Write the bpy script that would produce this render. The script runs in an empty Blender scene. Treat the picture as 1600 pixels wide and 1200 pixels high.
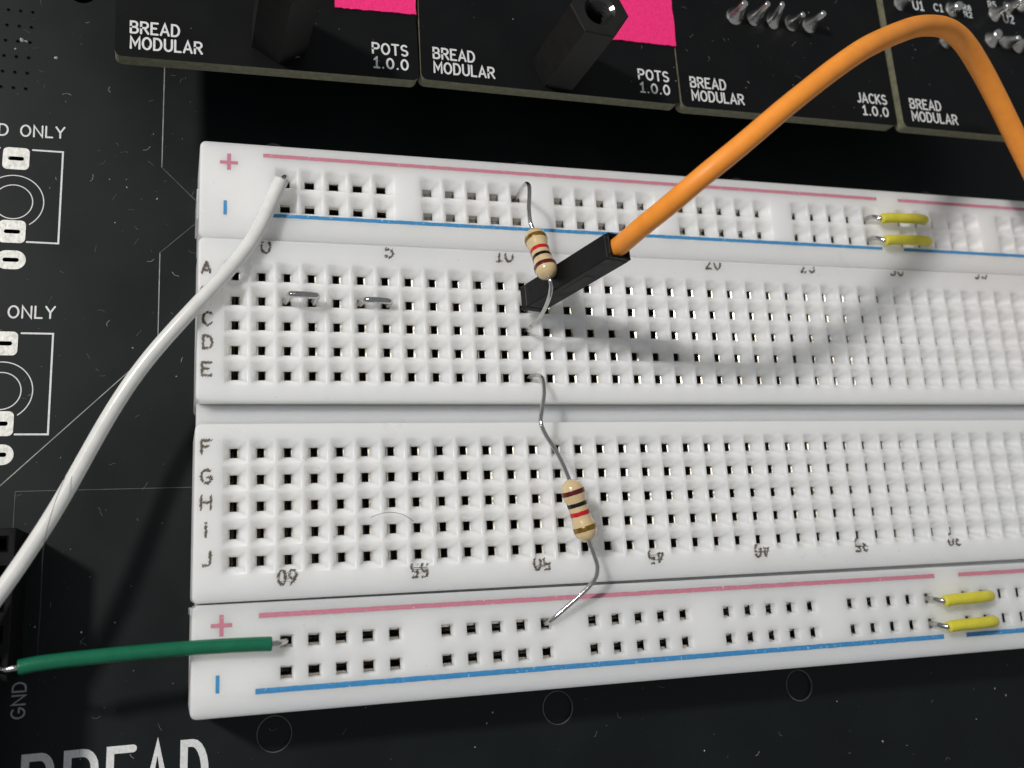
import bpy, bmesh, math, random
from mathutils import Vector, Matrix
from mathutils.geometry import tessellate_polygon
R = math.radians
random.seed(7)
scene = bpy.context.scene
C = scene.collection
# scale: 1 unit = 1 cm; z = 0 is the top face of the breadboard, x runs along it

# ------------------------------------------------------------------ camera
cam = bpy.data.cameras.new('camera')
cam_o = bpy.data.objects.new('camera', cam)
C.objects.link(cam_o)
CAM_R = ((0.957588, -0.050819, 0.283623), (-0.022873, 0.967811, 0.250637), (-0.287231, -0.246495, 0.925602))
cam_o.matrix_world = Matrix(((CAM_R[0][0], CAM_R[1][0], CAM_R[2][0], -0.577),
                             (CAM_R[0][1], CAM_R[1][1], CAM_R[2][1], -1.693),
                             (CAM_R[0][2], CAM_R[1][2], CAM_R[2][2], 9.694), (0, 0, 0, 1)))
cam.sensor_width = 36.0
cam.lens = 1564.6 / 1600 * 36
cam.shift_x = (800 - 741.485) / 1600
cam.shift_y = -(600 - 510.935) / 1600
cam.clip_start = 0.1
cam.clip_end = 500
cam.dof.use_dof = True
cam.dof.focus_distance = 10.1
cam.dof.aperture_fstop = 0.40
scene.camera = cam_o

# ------------------------------------------------------------------ light
world = bpy.data.worlds.new('World')
scene.world = world
world.use_nodes = True
world.node_tree.nodes['Background'].inputs[0].default_value = (0.93, 0.97, 1.0, 1)
world.node_tree.nodes['Background'].inputs[1].default_value = 0.235
key = bpy.data.lights.new('desk_lamp', 'AREA')
key.shape = 'DISK'
key.size = 4.8
key.energy = 26000
key.color = (1.0, 0.965, 0.91)
key_o = bpy.data.objects.new('desk_lamp', key)
C.objects.link(key_o)
LD = Vector((-0.83, 0.43, 1.0)).normalized()
key_o.location = Vector((2.2, 0.3, 0)) + LD * 58
key_o.rotation_euler = LD.to_track_quat('Z', 'Y').to_euler()
scene.cycles.max_bounces = 7
scene.cycles.diffuse_bounces = 3
scene.cycles.glossy_bounces = 3
vs = scene.view_settings
vs.view_transform = 'Standard'
vs.look = 'None'
vs.exposure = 0.0
vs.gamma = 1.0
vs.use_curve_mapping = False

# ------------------------------------------------------------------ materials
def lin(r, g, b):
    f = lambda c: (c / 255 / 12.92) if c / 255 <= 0.04045 else ((c / 255 + 0.055) / 1.055) ** 2.4
    return (f(r), f(g), f(b), 1)

def mat(name, col, rough=0.5, metal=0.0, spec=0.5, var=0.08, scale=6.0, bump=0.0, bscale=40.0, rvar=0.0,
        sss=0.0, srad=0.1, coat=0.0, speck=None):
    m = bpy.data.materials.new(name)
    m.use_nodes = True
    nt = m.node_tree
    b = nt.nodes['Principled BSDF']
    tc = nt.nodes.new('ShaderNodeTexCoord')
    n1 = nt.nodes.new('ShaderNodeTexNoise')
    n1.inputs['Scale'].default_value = scale
    n1.inputs['Detail'].default_value = 6
    nt.links.new(tc.outputs['Object'], n1.inputs['Vector'])
    mr = nt.nodes.new('ShaderNodeMapRange')
    mr.inputs['From Min'].default_value = 0.3
    mr.inputs['From Max'].default_value = 0.7
    mr.inputs['To Min'].default_value = 1 - var
    mr.inputs['To Max'].default_value = 1 + var
    nt.links.new(n1.outputs['Fac'], mr.inputs['Value'])
    vm = nt.nodes.new('ShaderNodeVectorMath')
    vm.operation = 'SCALE'
    vm.inputs[0].default_value = col[:3]
    nt.links.new(mr.outputs[0], vm.inputs['Scale'])
    out = vm.outputs[0]
    if speck:   # (colour, scale, threshold): fine dirt of its own colour
        n3 = nt.nodes.new('ShaderNodeTexNoise')
        n3.inputs['Scale'].default_value = speck[1]
        n3.inputs['Detail'].default_value = 3
        nt.links.new(tc.outputs['Object'], n3.inputs['Vector'])
        m3 = nt.nodes.new('ShaderNodeMapRange')
        m3.inputs['From Min'].default_value = speck[2]
        m3.inputs['From Max'].default_value = speck[2] + 0.06
        nt.links.new(n3.outputs['Fac'], m3.inputs['Value'])
        mx = nt.nodes.new('ShaderNodeMix')
        mx.data_type = 'RGBA'
        nt.links.new(m3.outputs[0], mx.inputs[0])
        nt.links.new(out, mx.inputs[6])
        mx.inputs[7].default_value = speck[0]
        out = mx.outputs[2]
    nt.links.new(out, b.inputs['Base Color'])
    b.inputs['Roughness'].default_value = rough
    if rvar:
        m2 = nt.nodes.new('ShaderNodeMapRange')
        m2.inputs['From Min'].default_value = 0.3
        m2.inputs['From Max'].default_value = 0.7
        m2.inputs['To Min'].default_value = rough - rvar
        m2.inputs['To Max'].default_value = rough + rvar
        nt.links.new(n1.outputs['Fac'], m2.inputs['Value'])
        nt.links.new(m2.outputs[0], b.inputs['Roughness'])
    b.inputs['Metallic'].default_value = metal
    b.inputs['Specular IOR Level'].default_value = spec
    if coat:
        b.inputs['Coat Weight'].default_value = coat
        b.inputs['Coat Roughness'].default_value = 0.12
    if sss:
        b.subsurface_method = 'RANDOM_WALK'
        b.inputs['Subsurface Weight'].default_value = sss
        b.inputs['Subsurface Radius'].default_value = (1.0, 0.95, 0.85)
        b.inputs['Subsurface Scale'].default_value = srad
    if bump:
        n2 = nt.nodes.new('ShaderNodeTexNoise')
        n2.inputs['Scale'].default_value = bscale
        n2.inputs['Detail'].default_value = 4
        nt.links.new(tc.outputs['Object'], n2.inputs['Vector'])
        bp = nt.nodes.new('ShaderNodeBump')
        bp.inputs['Strength'].default_value = bump
        bp.inputs['Distance'].default_value = 0.01
        nt.links.new(n2.outputs['Fac'], bp.inputs['Height'])
        nt.links.new(bp.outputs[0], b.inputs['Normal'])
    return m

M = {}
M['plastic'] = mat('white_abs', (0.915, 0.922, 0.912, 1), 0.33, spec=0.45, var=0.02, scale=1.6, bump=0.05, bscale=55, rvar=0.06,
                   sss=1.0, srad=0.45, speck=((0.60, 0.57, 0.50, 1), 26, 0.735))
M['mask'] = mat('black_soldermask', (0.0050, 0.0076, 0.0086, 1), 0.46, spec=0.27, var=0.22, scale=1.1, bump=0.04, bscale=70, rvar=0.06)
M['mask2'] = mat('module_soldermask', (0.0056, 0.0060, 0.0068, 1), 0.42, spec=0.15, var=0.2, scale=1.4, bump=0.03, bscale=60, rvar=0.05)
M['fr4'] = mat('fr4_edge', (0.20, 0.195, 0.13, 1), 0.65, var=0.25, scale=14, bump=0.3, bscale=60)
M['silk'] = mat('white_silkscreen', (0.74, 0.75, 0.76, 1), 0.5, var=0.12, scale=45)
M['silkshade'] = mat('shaded_silkscreen', (0.36, 0.37, 0.39, 1), 0.5, var=0.2, scale=45)  # same white ink, colour darkened for the shade lying over GND
M['trace'] = mat('trace_edge', (0.33, 0.34, 0.33, 1), 0.4, var=0.35, scale=9)
M['faint'] = mat('faint_trace_edge', (0.09, 0.095, 0.1, 1), 0.4, var=0.35, scale=9)
M['rim'] = mat('hole_rim', (0.13, 0.13, 0.13, 1), 0.4, var=0.6, scale=7)
M['tin'] = mat('tinned_pad', (0.80, 0.80, 0.76, 1), 0.42, metal=0.25, var=0.08, scale=22, bump=0.3, bscale=26, rvar=0.1,
               speck=((0.40, 0.40, 0.37, 1), 30, 0.67))
M['solder'] = mat('solder', (0.70, 0.69, 0.67, 1), 0.24, metal=1.0, var=0.05, scale=20, bump=0.25, bscale=30)
M['wiremetal'] = mat('tinned_wire', (0.56, 0.55, 0.54, 1), 0.13, metal=1.0, var=0.12, scale=18, bump=0.2, bscale=30)
M['clip'] = mat('contact_metal', (0.50, 0.47, 0.42, 1), 0.30, metal=1.0, var=0.25, scale=12, bump=0.2, bscale=25, rvar=0.1)
M['nylon'] = mat('black_nylon', (0.0125, 0.0122, 0.0120, 1), 0.50, spec=0.25, var=0.2, scale=8, bump=0.12, bscale=60)
M['brass'] = mat('threaded_insert', (0.5, 0.5, 0.5, 1), 0.2, metal=1.0, var=0.1, scale=20)
M['housing'] = mat('black_housing', (0.0046, 0.0046, 0.0054, 1), 0.46, spec=0.17, var=0.25, scale=9, bump=0.15, bscale=55, rvar=0.08)
M['orange'] = mat('orange_silicone', lin(252, 157, 60), 0.44, spec=0.4, rvar=0.10, var=0.06, scale=7, bump=0.08, bscale=45, sss=0.15, srad=0.05)
M['white_pvc'] = mat('white_pvc', (0.76, 0.76, 0.745, 1), 0.22, spec=0.55, var=0.05, scale=9, bump=0.05, bscale=22, sss=0.12, srad=0.04)
M['green_pvc'] = mat('green_pvc', lin(14, 104, 74), 0.30, spec=0.5, var=0.08, scale=10, bump=0.25, bscale=26)
M['yellow_pvc'] = mat('yellow_pvc', lin(216, 206, 66), 0.40, spec=0.45, var=0.08, scale=12, bump=0.25, bscale=30)
M['beige'] = mat('resistor_lacquer', lin(214, 189, 144), 0.26, spec=0.5, var=0.07, scale=14, bump=0.06, bscale=26, coat=1.0)
M['band_brown'] = mat('brown_band', lin(90, 18, 22), 0.28, var=0.1, scale=20)
M['band_black'] = mat('black_band', lin(15, 13, 16), 0.28, var=0.1, scale=20)
M['band_red'] = mat('red_band', lin(190, 22, 36), 0.28, var=0.1, scale=20)
M['band_gold'] = mat('gold_band', lin(150, 118, 52), 0.28, metal=0.7, var=0.3, scale=30)
M['pink'] = mat('pink_tape', lin(255, 56, 132), 0.8, spec=0.2, var=0.13, scale=38, bump=0.9, bscale=60)
M['red_print'] = mat('red_print', lin(206, 130, 150), 0.5, var=0.07, scale=30, speck=((0.78, 0.70, 0.71, 1), 34, 0.66))
M['blue_print'] = mat('blue_print', lin(66, 146, 204), 0.5, var=0.10, scale=22, speck=((0.52, 0.66, 0.76, 1), 30, 0.64))
M['ink'] = mat('black_print', lin(96, 87, 78), 0.55, var=0.35, scale=60)
M['dust'] = mat('dust', (0.42, 0.42, 0.40, 1), 0.8, var=0.3, scale=40)
M['dustfaint'] = mat('fine_dust', (0.13, 0.13, 0.13, 1), 0.8, var=0.3, scale=40)
M['hair'] = mat('hair', (0.03, 0.027, 0.025, 1), 0.8, spec=0.1)
M['longhair'] = mat('long_hair', (0.075, 0.07, 0.075, 1), 0.35, spec=0.6)
M['palehair'] = mat('pale_fibre', (0.45, 0.44, 0.42, 1), 0.5)
M['table'] = mat('dark_table', (0.012, 0.012, 0.013, 1), 0.6, var=0.3, scale=0.8, bump=0.2, bscale=12)

# ------------------------------------------------------------------ helpers
def link(o, parent=None):
    C.objects.link(o)
    if parent is not None:
        o.parent = parent
    return o

def mesh_obj(name, vs_, fs, m, parent=None, smooth=False, loc=(0, 0, 0)):
    """verts are given in world space; the object's origin sits at loc (the parent's origin for parts)"""
    o = Vector(loc)
    me = bpy.data.meshes.new(name)
    me.from_pydata([tuple(Vector(v) - o) for v in vs_], [], fs)
    me.validate()
    ms = m if isinstance(m, (list, tuple)) else [m]
    for k in ms:
        me.materials.append(k)
    if smooth:
        for p in me.polygons:
            p.use_smooth = True
    me.update()
    ob = bpy.data.objects.new(name, me)
    link(ob, parent)
    if parent is None:
        ob.location = o
    return ob

def wloc(o):
    v = Vector((0, 0, 0))
    while o is not None:
        v = v + Vector(o.location)
        o = o.parent
    return v

def part(name, vf, m, parent, smooth=False):
    return mesh_obj(name, vf[0], vf[1], m, parent, smooth, wloc(parent))

def root(name, loc, label, cat, group=None):
    o = bpy.data.objects.new(name, None)
    o.empty_display_size = 0.2
    o.location = loc
    C.objects.link(o)
    o['label'] = label
    o['category'] = cat
    if group:
        o['group'] = group
    return o

def tag(o, label, cat, group=None, kind=None):
    o['label'] = label
    o['category'] = cat
    if group:
        o['group'] = group
    if kind:
        o['kind'] = kind
    return o

def join(*vfs):
    V, F = [], []
    for v, f in vfs:
        n = len(V)
        V += list(v)
        F += [tuple(i + n for i in q) for q in f]
    return V, F

def box(x0, x1, y0, y1, z0, z1, b=0.0):
    if b <= 0:
        V = [(x, y, z) for z in (z0, z1) for x, y in ((x0, y0), (x1, y0), (x1, y1), (x0, y1))]
        F = [(3, 2, 1, 0), (4, 5, 6, 7), (0, 1, 5, 4), (1, 2, 6, 5), (2, 3, 7, 6), (3, 0, 4, 7)]
        return V, F
    V = []
    for z, i in ((z0, b), (z0 + b, 0), (z1 - b, 0), (z1, b)):
        a0, a1, c0, c1 = x0 + i, x1 - i, y0 + i, y1 - i
        V += [(a0 + b, c0, z), (a1 - b, c0, z), (a1, c0 + b, z), (a1, c1 - b, z), (a1 - b, c1, z), (a0 + b, c1, z), (a0, c1 - b, z), (a0, c0 + b, z)]
    F = [tuple(reversed(range(8))), tuple(range(24, 32))]
    for k in range(3):
        for j in range(8):
            a, c = k * 8 + j, k * 8 + (j + 1) % 8
            F.append((a, c, c + 8, a + 8))
    return V, F

def xform(vf, mtx):
    return [tuple(mtx @ Vector(v)) for v in vf[0]], vf[1]

def catmull(pts, n=10):
    P = [Vector(p) for p in pts]
    P = [P[0] * 2 - P[1]] + P + [P[-1] * 2 - P[-2]]
    out = []
    for i in range(1, len(P) - 2):
        p0, p1, p2, p3 = P[i - 1:i + 3]
        for k in range(n):
            t = k / n
            out.append(0.5 * ((2 * p1) + (p2 - p0) * t + (2 * p0 - 5 * p1 + 4 * p2 - p3) * t * t + (3 * p1 - p0 - 3 * p2 + p3) * t ** 3))
    out.append(P[-2])
    return out

def tube(pts, r, seg=14, cap=True, rough=0.0, bevel=0.0):
    """sweep along pts with parallel transport; r is a number or a list"""
    pts = [Vector(p) for p in pts]
    n = len(pts)
    rs = r if isinstance(r, (list, tuple)) else [r] * n
    V, F = [], []
    t0 = (pts[1] - pts[0]).normalized()
    up = Vector((0, 0, 1)) if abs(t0.z) < 0.9 else Vector((1, 0, 0))
    u = (up - t0 * up.dot(t0)).normalized()
    for i in range(n):
        t = (pts[min(i + 1, n - 1)] - pts[max(i - 1, 0)]).normalized()
        u = (u - t * u.dot(t)).normalized()
        w = t.cross(u)
        for k in range(seg):
            a = 2 * math.pi * k / seg
            rr = rs[i] * (1 + (random.uniform(-rough, rough) if rough else 0))
            V.append(tuple(pts[i] + (u * math.cos(a) + w * math.sin(a)) * rr))
    for i in range(n - 1):
        for k in range(seg):
            a, b = i * seg + k, i * seg + (k + 1) % seg
            F.append((a, b, b + seg, a + seg))
    if cap:
        F.append(tuple(reversed(range(seg))))
        F.append(tuple(range((n - 1) * seg, n * seg)))
    return V, F

def wire_ends(pts, r):
    """rounded rim at both ends of an insulation tube"""
    P = [Vector(p) for p in pts]
    d0 = (P[1] - P[0]).normalized()
    d1 = (P[-1] - P[-2]).normalized()
    e = r * 0.18
    pts2 = [P[0], P[0] + d0 * e * 0.5, P[0] + d0 * e] + P[1:-1] + [P[-1] - d1 * e, P[-1] - d1 * e * 0.5, P[-1]]
    rs = [r * 0.86, r * 0.965, r] + [r] * (len(P) - 2) + [r, r * 0.965, r * 0.86]
    return pts2, rs

def lathe(prof, seg=28):
    """profile of (radius, height) about local z"""
    V, F = [], []
    for r, z in prof:
        for k in range(seg):
            a = 2 * math.pi * k / seg
            V.append((r * math.cos(a), r * math.sin(a), z))
    for i in range(len(prof) - 1):
        for k in range(seg):
            a, b = i * seg + k, i * seg + (k + 1) % seg
            F.append((a, b, b + seg, a + seg))
    F.append(tuple(reversed(range(seg))))
    F.append(tuple(range((len(prof) - 1) * seg, len(prof) * seg)))
    return V, F

def rrect(x0, x1, y0, y1, r, n=6):
    out = []
    for cx_, cy_, a0 in ((x1 - r, y1 - r, 0), (x0 + r, y1 - r, 90), (x0 + r, y0 + r, 180), (x1 - r, y0 + r, 270)):
        for k in range(n + 1):
            a = R(a0 + 90 * k / n)
            out.append((cx_ + r * math.cos(a), cy_ + r * math.sin(a)))
    return out

def circ(x, y, r, n=24):
    return [(x + r * math.cos(2 * math.pi * k / n), y + r * math.sin(2 * math.pi * k / n)) for k in range(n)]

def slab(outer, holes, z0, z1, zf=None):
    """flat shape with holes, from z0 up to z1; every contour gets its own wall"""
    V, F = [], []
    conts = [outer] + list(holes)
    flat = [p for c in conts for p in c]
    tris = tessellate_polygon([[Vector((p[0], p[1], 0)) for p in c] for c in conts])
    n = len(flat)
    for z in (z1, z0):
        V += [(p[0], p[1], z) for p in flat]
    for t in tris:
        a, b, c = (Vector(flat[i]) for i in t)
        s = (b - a).x * (c - a).y - (b - a).y * (c - a).x
        t = tuple(t) if s > 0 else tuple(reversed(t))
        F.append(t)
        F.append(tuple(i + n for i in reversed(t)))
    k = 0
    for ci, c in enumerate(conts):
        m = len(c)
        area = sum(c[i][0] * c[(i + 1) % m][1] - c[(i + 1) % m][0] * c[i][1] for i in range(m))
        ccw = area > 0
        for i in range(m):
            a, b = k + i, k + (i + 1) % m
            q = (a + n, b + n, b, a)
            if (ci == 0) != ccw:
                q = tuple(reversed(q))
            F.append(q)
        k += m
    return V, F

# ---- stroke lettering -------------------------------------------------
def arc(cx_, cy_, rx, ry, a0, a1, n=10):
    return [(cx_ + rx * math.cos(R(a0 + (a1 - a0) * k / n)), cy_ + ry * math.sin(R(a0 + (a1 - a0) * k / n))) for k in range(n + 1)]

G = {
    'A': (.80, [[(0, 0), (.40, 1), (.80, 0)], [(.14, .30), (.66, .30)]]),
    'B': (.70, [[(0, .02), (0, 1), (.38, 1)] + arc(.38, .76, .25, .24, 90, -90) + [(0, .52)], [(.38, .52)] + arc(.38, .26, .32, .26, 90, -90) + [(0, 0)]]),
    'C': (.74, [arc(.42, .5, .42, .5, 48, 312, 16)]),
    'D': (.74, [[(0, 0), (0, 1), (.28, 1)] + arc(.28, .5, .44, .5, 90, -90, 12) + [(0, 0)]]),
    'E': (.62, [[(.62, 1), (0, 1), (0, 0), (.62, 0)], [(0, .53), (.46, .53)]]),
    'F': (.60, [[(.60, 1), (0, 1), (0, 0)], [(0, .53), (.44, .53)]]),
    'G': (.78, [arc(.42, .5, .42, .5, 50, 340, 16) + [(.80, .44), (.46, .44)]]),
    'H': (.70, [[(0, 0), (0, 1)], [(.70, 0), (.70, 1)], [(0, .52), (.70, .52)]]),
    'I': (.20, [[(.1, 0), (.1, 1)]]),
    'J': (.50, [[(.5, 1), (.5, .28)] + arc(.24, .28, .26, .28, 0, -130, 8)]),
    'K': (.70, [[(0, 0), (0, 1)], [(.66, 1), (0, .40)], [(.20, .58), (.70, 0)]]),
    'L': (.56, [[(0, 1), (0, 0), (.56, 0)]]),
    'M': (.86, [[(0, 0), (0, 1), (.43, .32), (.86, 1), (.86, 0)]]),
    'N': (.74, [[(0, 0), (0, 1), (.74, 0), (.74, 1)]]),
    'O': (.82, [arc(.41, .5, .41, .5, 90, 450, 22)]),
    'P': (.68, [[(0, 0), (0, 1), (.38, 1)] + arc(.38, .74, .30, .26, 90, -90) + [(0, .48)]]),
    'R': (.72, [[(0, 0), (0, 1), (.38, 1)] + arc(.38, .75, .30, .25, 90, -90) + [(0, .50)], [(.32, .50), (.72, 0)]]),
    'S': (.66, [arc(.33, .75, .31, .25, 40, 270, 10) + arc(.33, .25, .33, .25, 90, -140, 10)]),
    'T': (.70, [[(0, 1), (.70, 1)], [(.35, 1), (.35, 0)]]),
    'U': (.72, [[(0, 1), (0, .34)] + arc(.36, .34, .36, .34, 180, 360, 10) + [(.72, 1)]]),
    'Y': (.74, [[(0, 1), (.37, .48), (.74, 1)], [(.37, .48), (.37, 0)]]),
    '0': (.60, [arc(.30, .5, .30, .5, 90, 450, 20)]),
    '1': (.46, [[(.04, .82), (.26, 1), (.26, 0)], [(.02, 0), (.48, 0)]]),
    '2': (.60, [arc(.29, .72, .28, .28, 150, -30, 9) + [(.02, 0), (.60, 0)]]),
    '3': (.60, [arc(.28, .75, .26, .25, 140, -90, 9) + arc(.28, .26, .31, .26, 90, -145, 9)]),
    '4': (.62, [[(.44, 0), (.44, 1), (0, .30), (.62, .30)]]),
    '5': (.60, [[(.54, 1), (.08, 1), (.04, .56)] + arc(.27, .32, .31, .32, 125, -145, 10)]),
    '6': (.60, [[(.50, 1), (.18, .70)] + arc(.30, .31, .30, .31, 165, 525, 18)]),
    '8': (.60, [arc(.30, .76, .24, .24, 90, 450, 14), arc(.30, .26, .30, .26, 90, 450, 14)]),
    '.': (.10, [[(.05, 0), (.05, .03)]]),
    ' ': (.55, []),
}

def text_strokes(s, gap=0.33):
    out, x = [], 0.0
    for ch in s:
        w, st = G[ch]
        for q in st:
            out.append([(x + p[0], p[1]) for p in q])
        x += w + gap
    return out, x - gap

def ribbon(pts, w, z, capn=5):
    """one flat stroke with mitred corners and round ends"""
    P = [Vector(p) for p in pts]
    Q = [P[0]]
    for p in P[1:]:
        if (p - Q[-1]).length > 1e-5:
            Q.append(p)
    P = Q
    closed = (P[0] - P[-1]).length < 1e-4 and len(P) > 3
    h = w / 2
    V, F = [], []
    if closed:
        P = P[:-1]
    n = len(P)
    for i in range(n):
        a = P[(i - 1) % n] if (closed or i > 0) else None
        b = P[(i + 1) % n] if (closed or i < n - 1) else None
        d1 = (P[i] - a).normalized() if a is not None else None
        d2 = (b - P[i]).normalized() if b is not None else None
        d1 = d1 if d1 is not None else d2
        d2 = d2 if d2 is not None else d1
        n1 = Vector((-d1.y, d1.x))
        n2 = Vector((-d2.y, d2.x))
        m = (n1 + n2)
        m = m.normalized() if m.length > 1e-4 else n1
        k = h / max(0.42, m.dot(n1))
        V += [(P[i].x + m.x * k, P[i].y + m.y * k, z), (P[i].x - m.x * k, P[i].y - m.y * k, z)]
    rng = range(n) if closed else range(n - 1)
    for i in rng:
        j = (i + 1) % n
        F.append((2 * i + 1, 2 * j + 1, 2 * j, 2 * i))
    if not closed:
        for i, s in ((0, -1), (n - 1, 1)):
            d = (P[1] - P[0]).normalized() if i == 0 else (P[-1] - P[-2]).normalized()
            a0 = math.atan2(d.y, d.x) + (0 if s > 0 else math.pi)
            k0 = len(V)
            ring = []
            for k in range(1, capn):
                a = a0 - math.pi / 2 + math.pi * k / capn
                V.append((P[i].x + h * math.cos(a), P[i].y + h * math.sin(a), z))
                ring.append(k0 + k - 1)
            f = [2 * i + 1] + ring + [2 * i] if s > 0 else [2 * i] + ring + [2 * i + 1]
            F.append(tuple(f))
    return V, F

def text_mesh(s, x, y, width, height, stroke, z, rot=0.0, align='L'):
    st, tw = text_strokes(s)
    sx = width / tw
    vfs = []
    ca, sa = math.cos(rot), math.sin(rot)
    for k, q in enumerate(st):
        pts = []
        for p in q:
            lx, ly = p[0] * sx, p[1] * height
            if align == 'R':
                lx -= width
            pts.append((x + lx * ca - ly * sa, y + lx * sa + ly * ca))
        vfs.append(ribbon(pts, stroke, z + 0.00022 * k))
    return join(*vfs)

def fuzzy_mesh(s, cx_, cy_, width, height, z, rot=0.0, n=26, keep=lambda x, y: True, zf=lambda x, y: 0.0, ang=1.0, wid=1.0):
    """worn, hatched print: many short slivers along each stroke"""
    st, tw = text_strokes(s, 0.3)
    V, F = [], []
    ca, sa = math.cos(rot), math.sin(rot)
    for q in st:
        L = [(Vector(q[i + 1]) - Vector(q[i])).length for i in range(len(q) - 1)]
        tot = sum(L)
        for _ in range(int(n * tot)):
            d = random.uniform(0, tot)
            i = 0
            while i < len(L) - 1 and d > L[i]:
                d -= L[i]
                i += 1
            p = Vector(q[i]).lerp(Vector(q[i + 1]), min(1, d / max(L[i], 1e-6)))
            lx = (p.x - tw / 2) / tw * width + random.uniform(-.007, .007)
            ly = (p.y - .5) * height + random.uniform(-.007, .007)
            X, Y = cx_ + lx * ca - ly * sa, cy_ + lx * sa + ly * ca
            if not keep(X, Y):
                continue
            a = ang + random.uniform(-.5, .5) + (math.pi / 2 if random.random() < .18 else 0)
            l = random.uniform(.007, .017)
            w = random.uniform(.0022, .0048) * wid
            dx, dy = math.cos(a), math.sin(a)
            zz = z + random.uniform(0, .0012) + zf(X, Y)
            b = len(V)
            for e, t in ((-l, -w), (l, -w * .5), (l, w * .5), (-l, w)):
                V.append((X + dx * e - dy * t, Y + dy * e + dx * t, zz))
            F.append((b, b + 1, b + 2, b + 3))
    return V, F

# ------------------------------------------------------------------ setting: table
ZB = -0.90          # top face of the base circuit board
tb = mesh_obj('table', *slab(rrect(-60, 70, -50, 60, 2), [], ZB - 4.0, ZB - 1.2), M['table'])
tb['kind'] = 'structure'
tb['label'] = 'dark table far under the circuit board'

# ------------------------------------------------------------------ base circuit board
HOLES = [(0.45 + 2.962 * k, -3.028) for k in range(3)] + [(0.45 + 2.962 * k, 3.045) for k in range(4)]
VIAS = [(-2.372 + 0.121 * i - 0.004 * j, 4.553 - 0.1835 * j) for i in range(3) for j in range(6)]
PADS = []
for dy in (0.0, -1.985):
    PADS += [(-2.197, 2.828 + dy, .128, .122, .05, .077, .022), (-2.190, 2.022 + dy, .128, .122, .05, .077, .022), (-2.185, 1.718 + dy, .142, .1, .0995, .077, .022)]
cuts = [circ(x, y, .165, 28) for x, y in HOLES] + [circ(x, y, .014, 8) for x, y in VIAS] + [circ(-1.635, 4.88, .15, 24)]
cuts += [rrect(x - sx, x + sx, y - sy, y + sy, sy * .98, 4) for x, y, hx, hy, r, sx, sy in PADS]
V, F = slab(rrect(-9.0, 22.0, -7.5, 13.0, .3), cuts, ZB - 0.16, ZB)
base = mesh_obj('base_circuit_board', V, F, [M['mask'], M['fr4']], loc=(0, 0, ZB - .16))
for p in base.data.polygons:
    if abs(p.normal.z) < 0.5 and (p.center.x < -8.5 or p.center.x > 21.5 or p.center.y < -7 or p.center.y > 12.5):
        p.material_index = 1
tag(base, 'large matte black circuit board lying under the breadboard and modules', 'circuit board')
# pale copper rim round each drilled hole
for x, y in HOLES:
    part('hole_floor', slab(circ(x, y, .168, 32), [], ZB - .10, ZB - .022), M['mask'], base)
    part('hole_rim', slab(circ(x, y, .1705, 32), [circ(x, y, .1635, 32)], ZB - .02, ZB + .0025), M['rim'], base)
for x, y, hx, hy, r, sx, sy in PADS:
    part('solder_pad', slab(rrect(x - hx, x + hx, y - hy, y + hy, r, 7), [rrect(x - sx, x + sx, y - sy, y + sy, sy * .98, 4)], ZB - .01, ZB + .006), M['tin'], base)
for x, y in VIAS:
    part('via', slab(circ(x, y, .021, 12), [circ(x, y, .0135, 12)], ZB - .01, ZB + .003), M['mask2'], base)
ZS = ZB + .004
def flat_lines(name, plist, w, m, z=ZS):
    return part(name, join(*[ribbon(p, w, z + .0004 * k) for k, p in enumerate(plist)]), m, base)
flat_lines('board_line', [[(-.747, 6.5), (-.745, 2.835)]], .009, M['trace'])
flat_lines('board_line', [[(-.745, 2.835), (-.30, 2.39)]], .007, M['faint'])
flat_lines('board_line', [[(-.30, 2.29), (-.740, 1.861)]], .007, M['faint'])
flat_lines('board_line', [[(-.740, 1.861), (-.736, .845), (-2.60, -1.02)]], .009, M['trace'])
flat_lines('board_line', [[(-2.008, -.623), (-.523, -.620), (-.20, -.62)]], .006, M['faint'])
flat_lines('board_line', [[(-2.008, -.623), (-2.008, -.98)]], .006, M['faint'])
for dy in (0.0, -1.985):
    flat_lines('footprint_outline', [[(-2.040, 2.936 + dy), (-1.747, 2.936 + dy), (-1.745, 1.914 + dy), (-2.046, 1.916 + dy)],
                                     [(-2.360, 2.936 + dy), (-2.653, 2.936 + dy), (-2.653, 1.916 + dy), (-2.34, 1.916 + dy)]], .018, M['silk'])
    flat_lines('footprint_circle', [arc(-2.198, 2.347 + dy, .186, .186, 90, 450, 40)], .010, M['silk'])
    flat_lines('footprint_circle', [arc(-2.198, 2.347 + dy, .292, .292, -55, 235, 40)], .010, M['silk'])
part('printed_text', text_mesh('D', -2.378, 3.082, .085, .124, .018, ZS), M['silk'], base)
part('printed_text', text_mesh('ONLY', -2.167, 3.088, .425, .122, .018, ZS, .02), M['silk'], base)
part('printed_text', text_mesh('ONLY', -2.172, 1.110, .430, .120, .018, ZS, .008), M['silk'], base)
part('printed_text', text_mesh('GND', -1.815, -2.690, .310, .112, .016, ZS, math.pi / 2), M['silkshade'], base)
for ch, x0, w in (('B', -1.785, .24), ('R', -1.425, .25), ('E', -1.055, .20), ('A', -.745, .22), ('D', -.395, .20)):
    part('printed_letter', text_mesh(ch, x0, -3.575, w, .535, .068, ZS), M['silk'], base)

# ------------------------------------------------------------------ breadboard
PT = 0.254
X0, X1 = -0.367, 16.115
A_OPEN, B_OPEN = 0.1165, 0.110
LIP = [(A_OPEN, .121, 0.0), (.1125, .111, -.0035), (.1085, .101, -.010), (.1050, .092, -.020), (.1015, .084, -.034)]
WALL = [(.0873, .073, -.066), (.0687, .058, -.108), (.0465, .0455, -.158), (.0455, .0445, -.166)]

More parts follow.
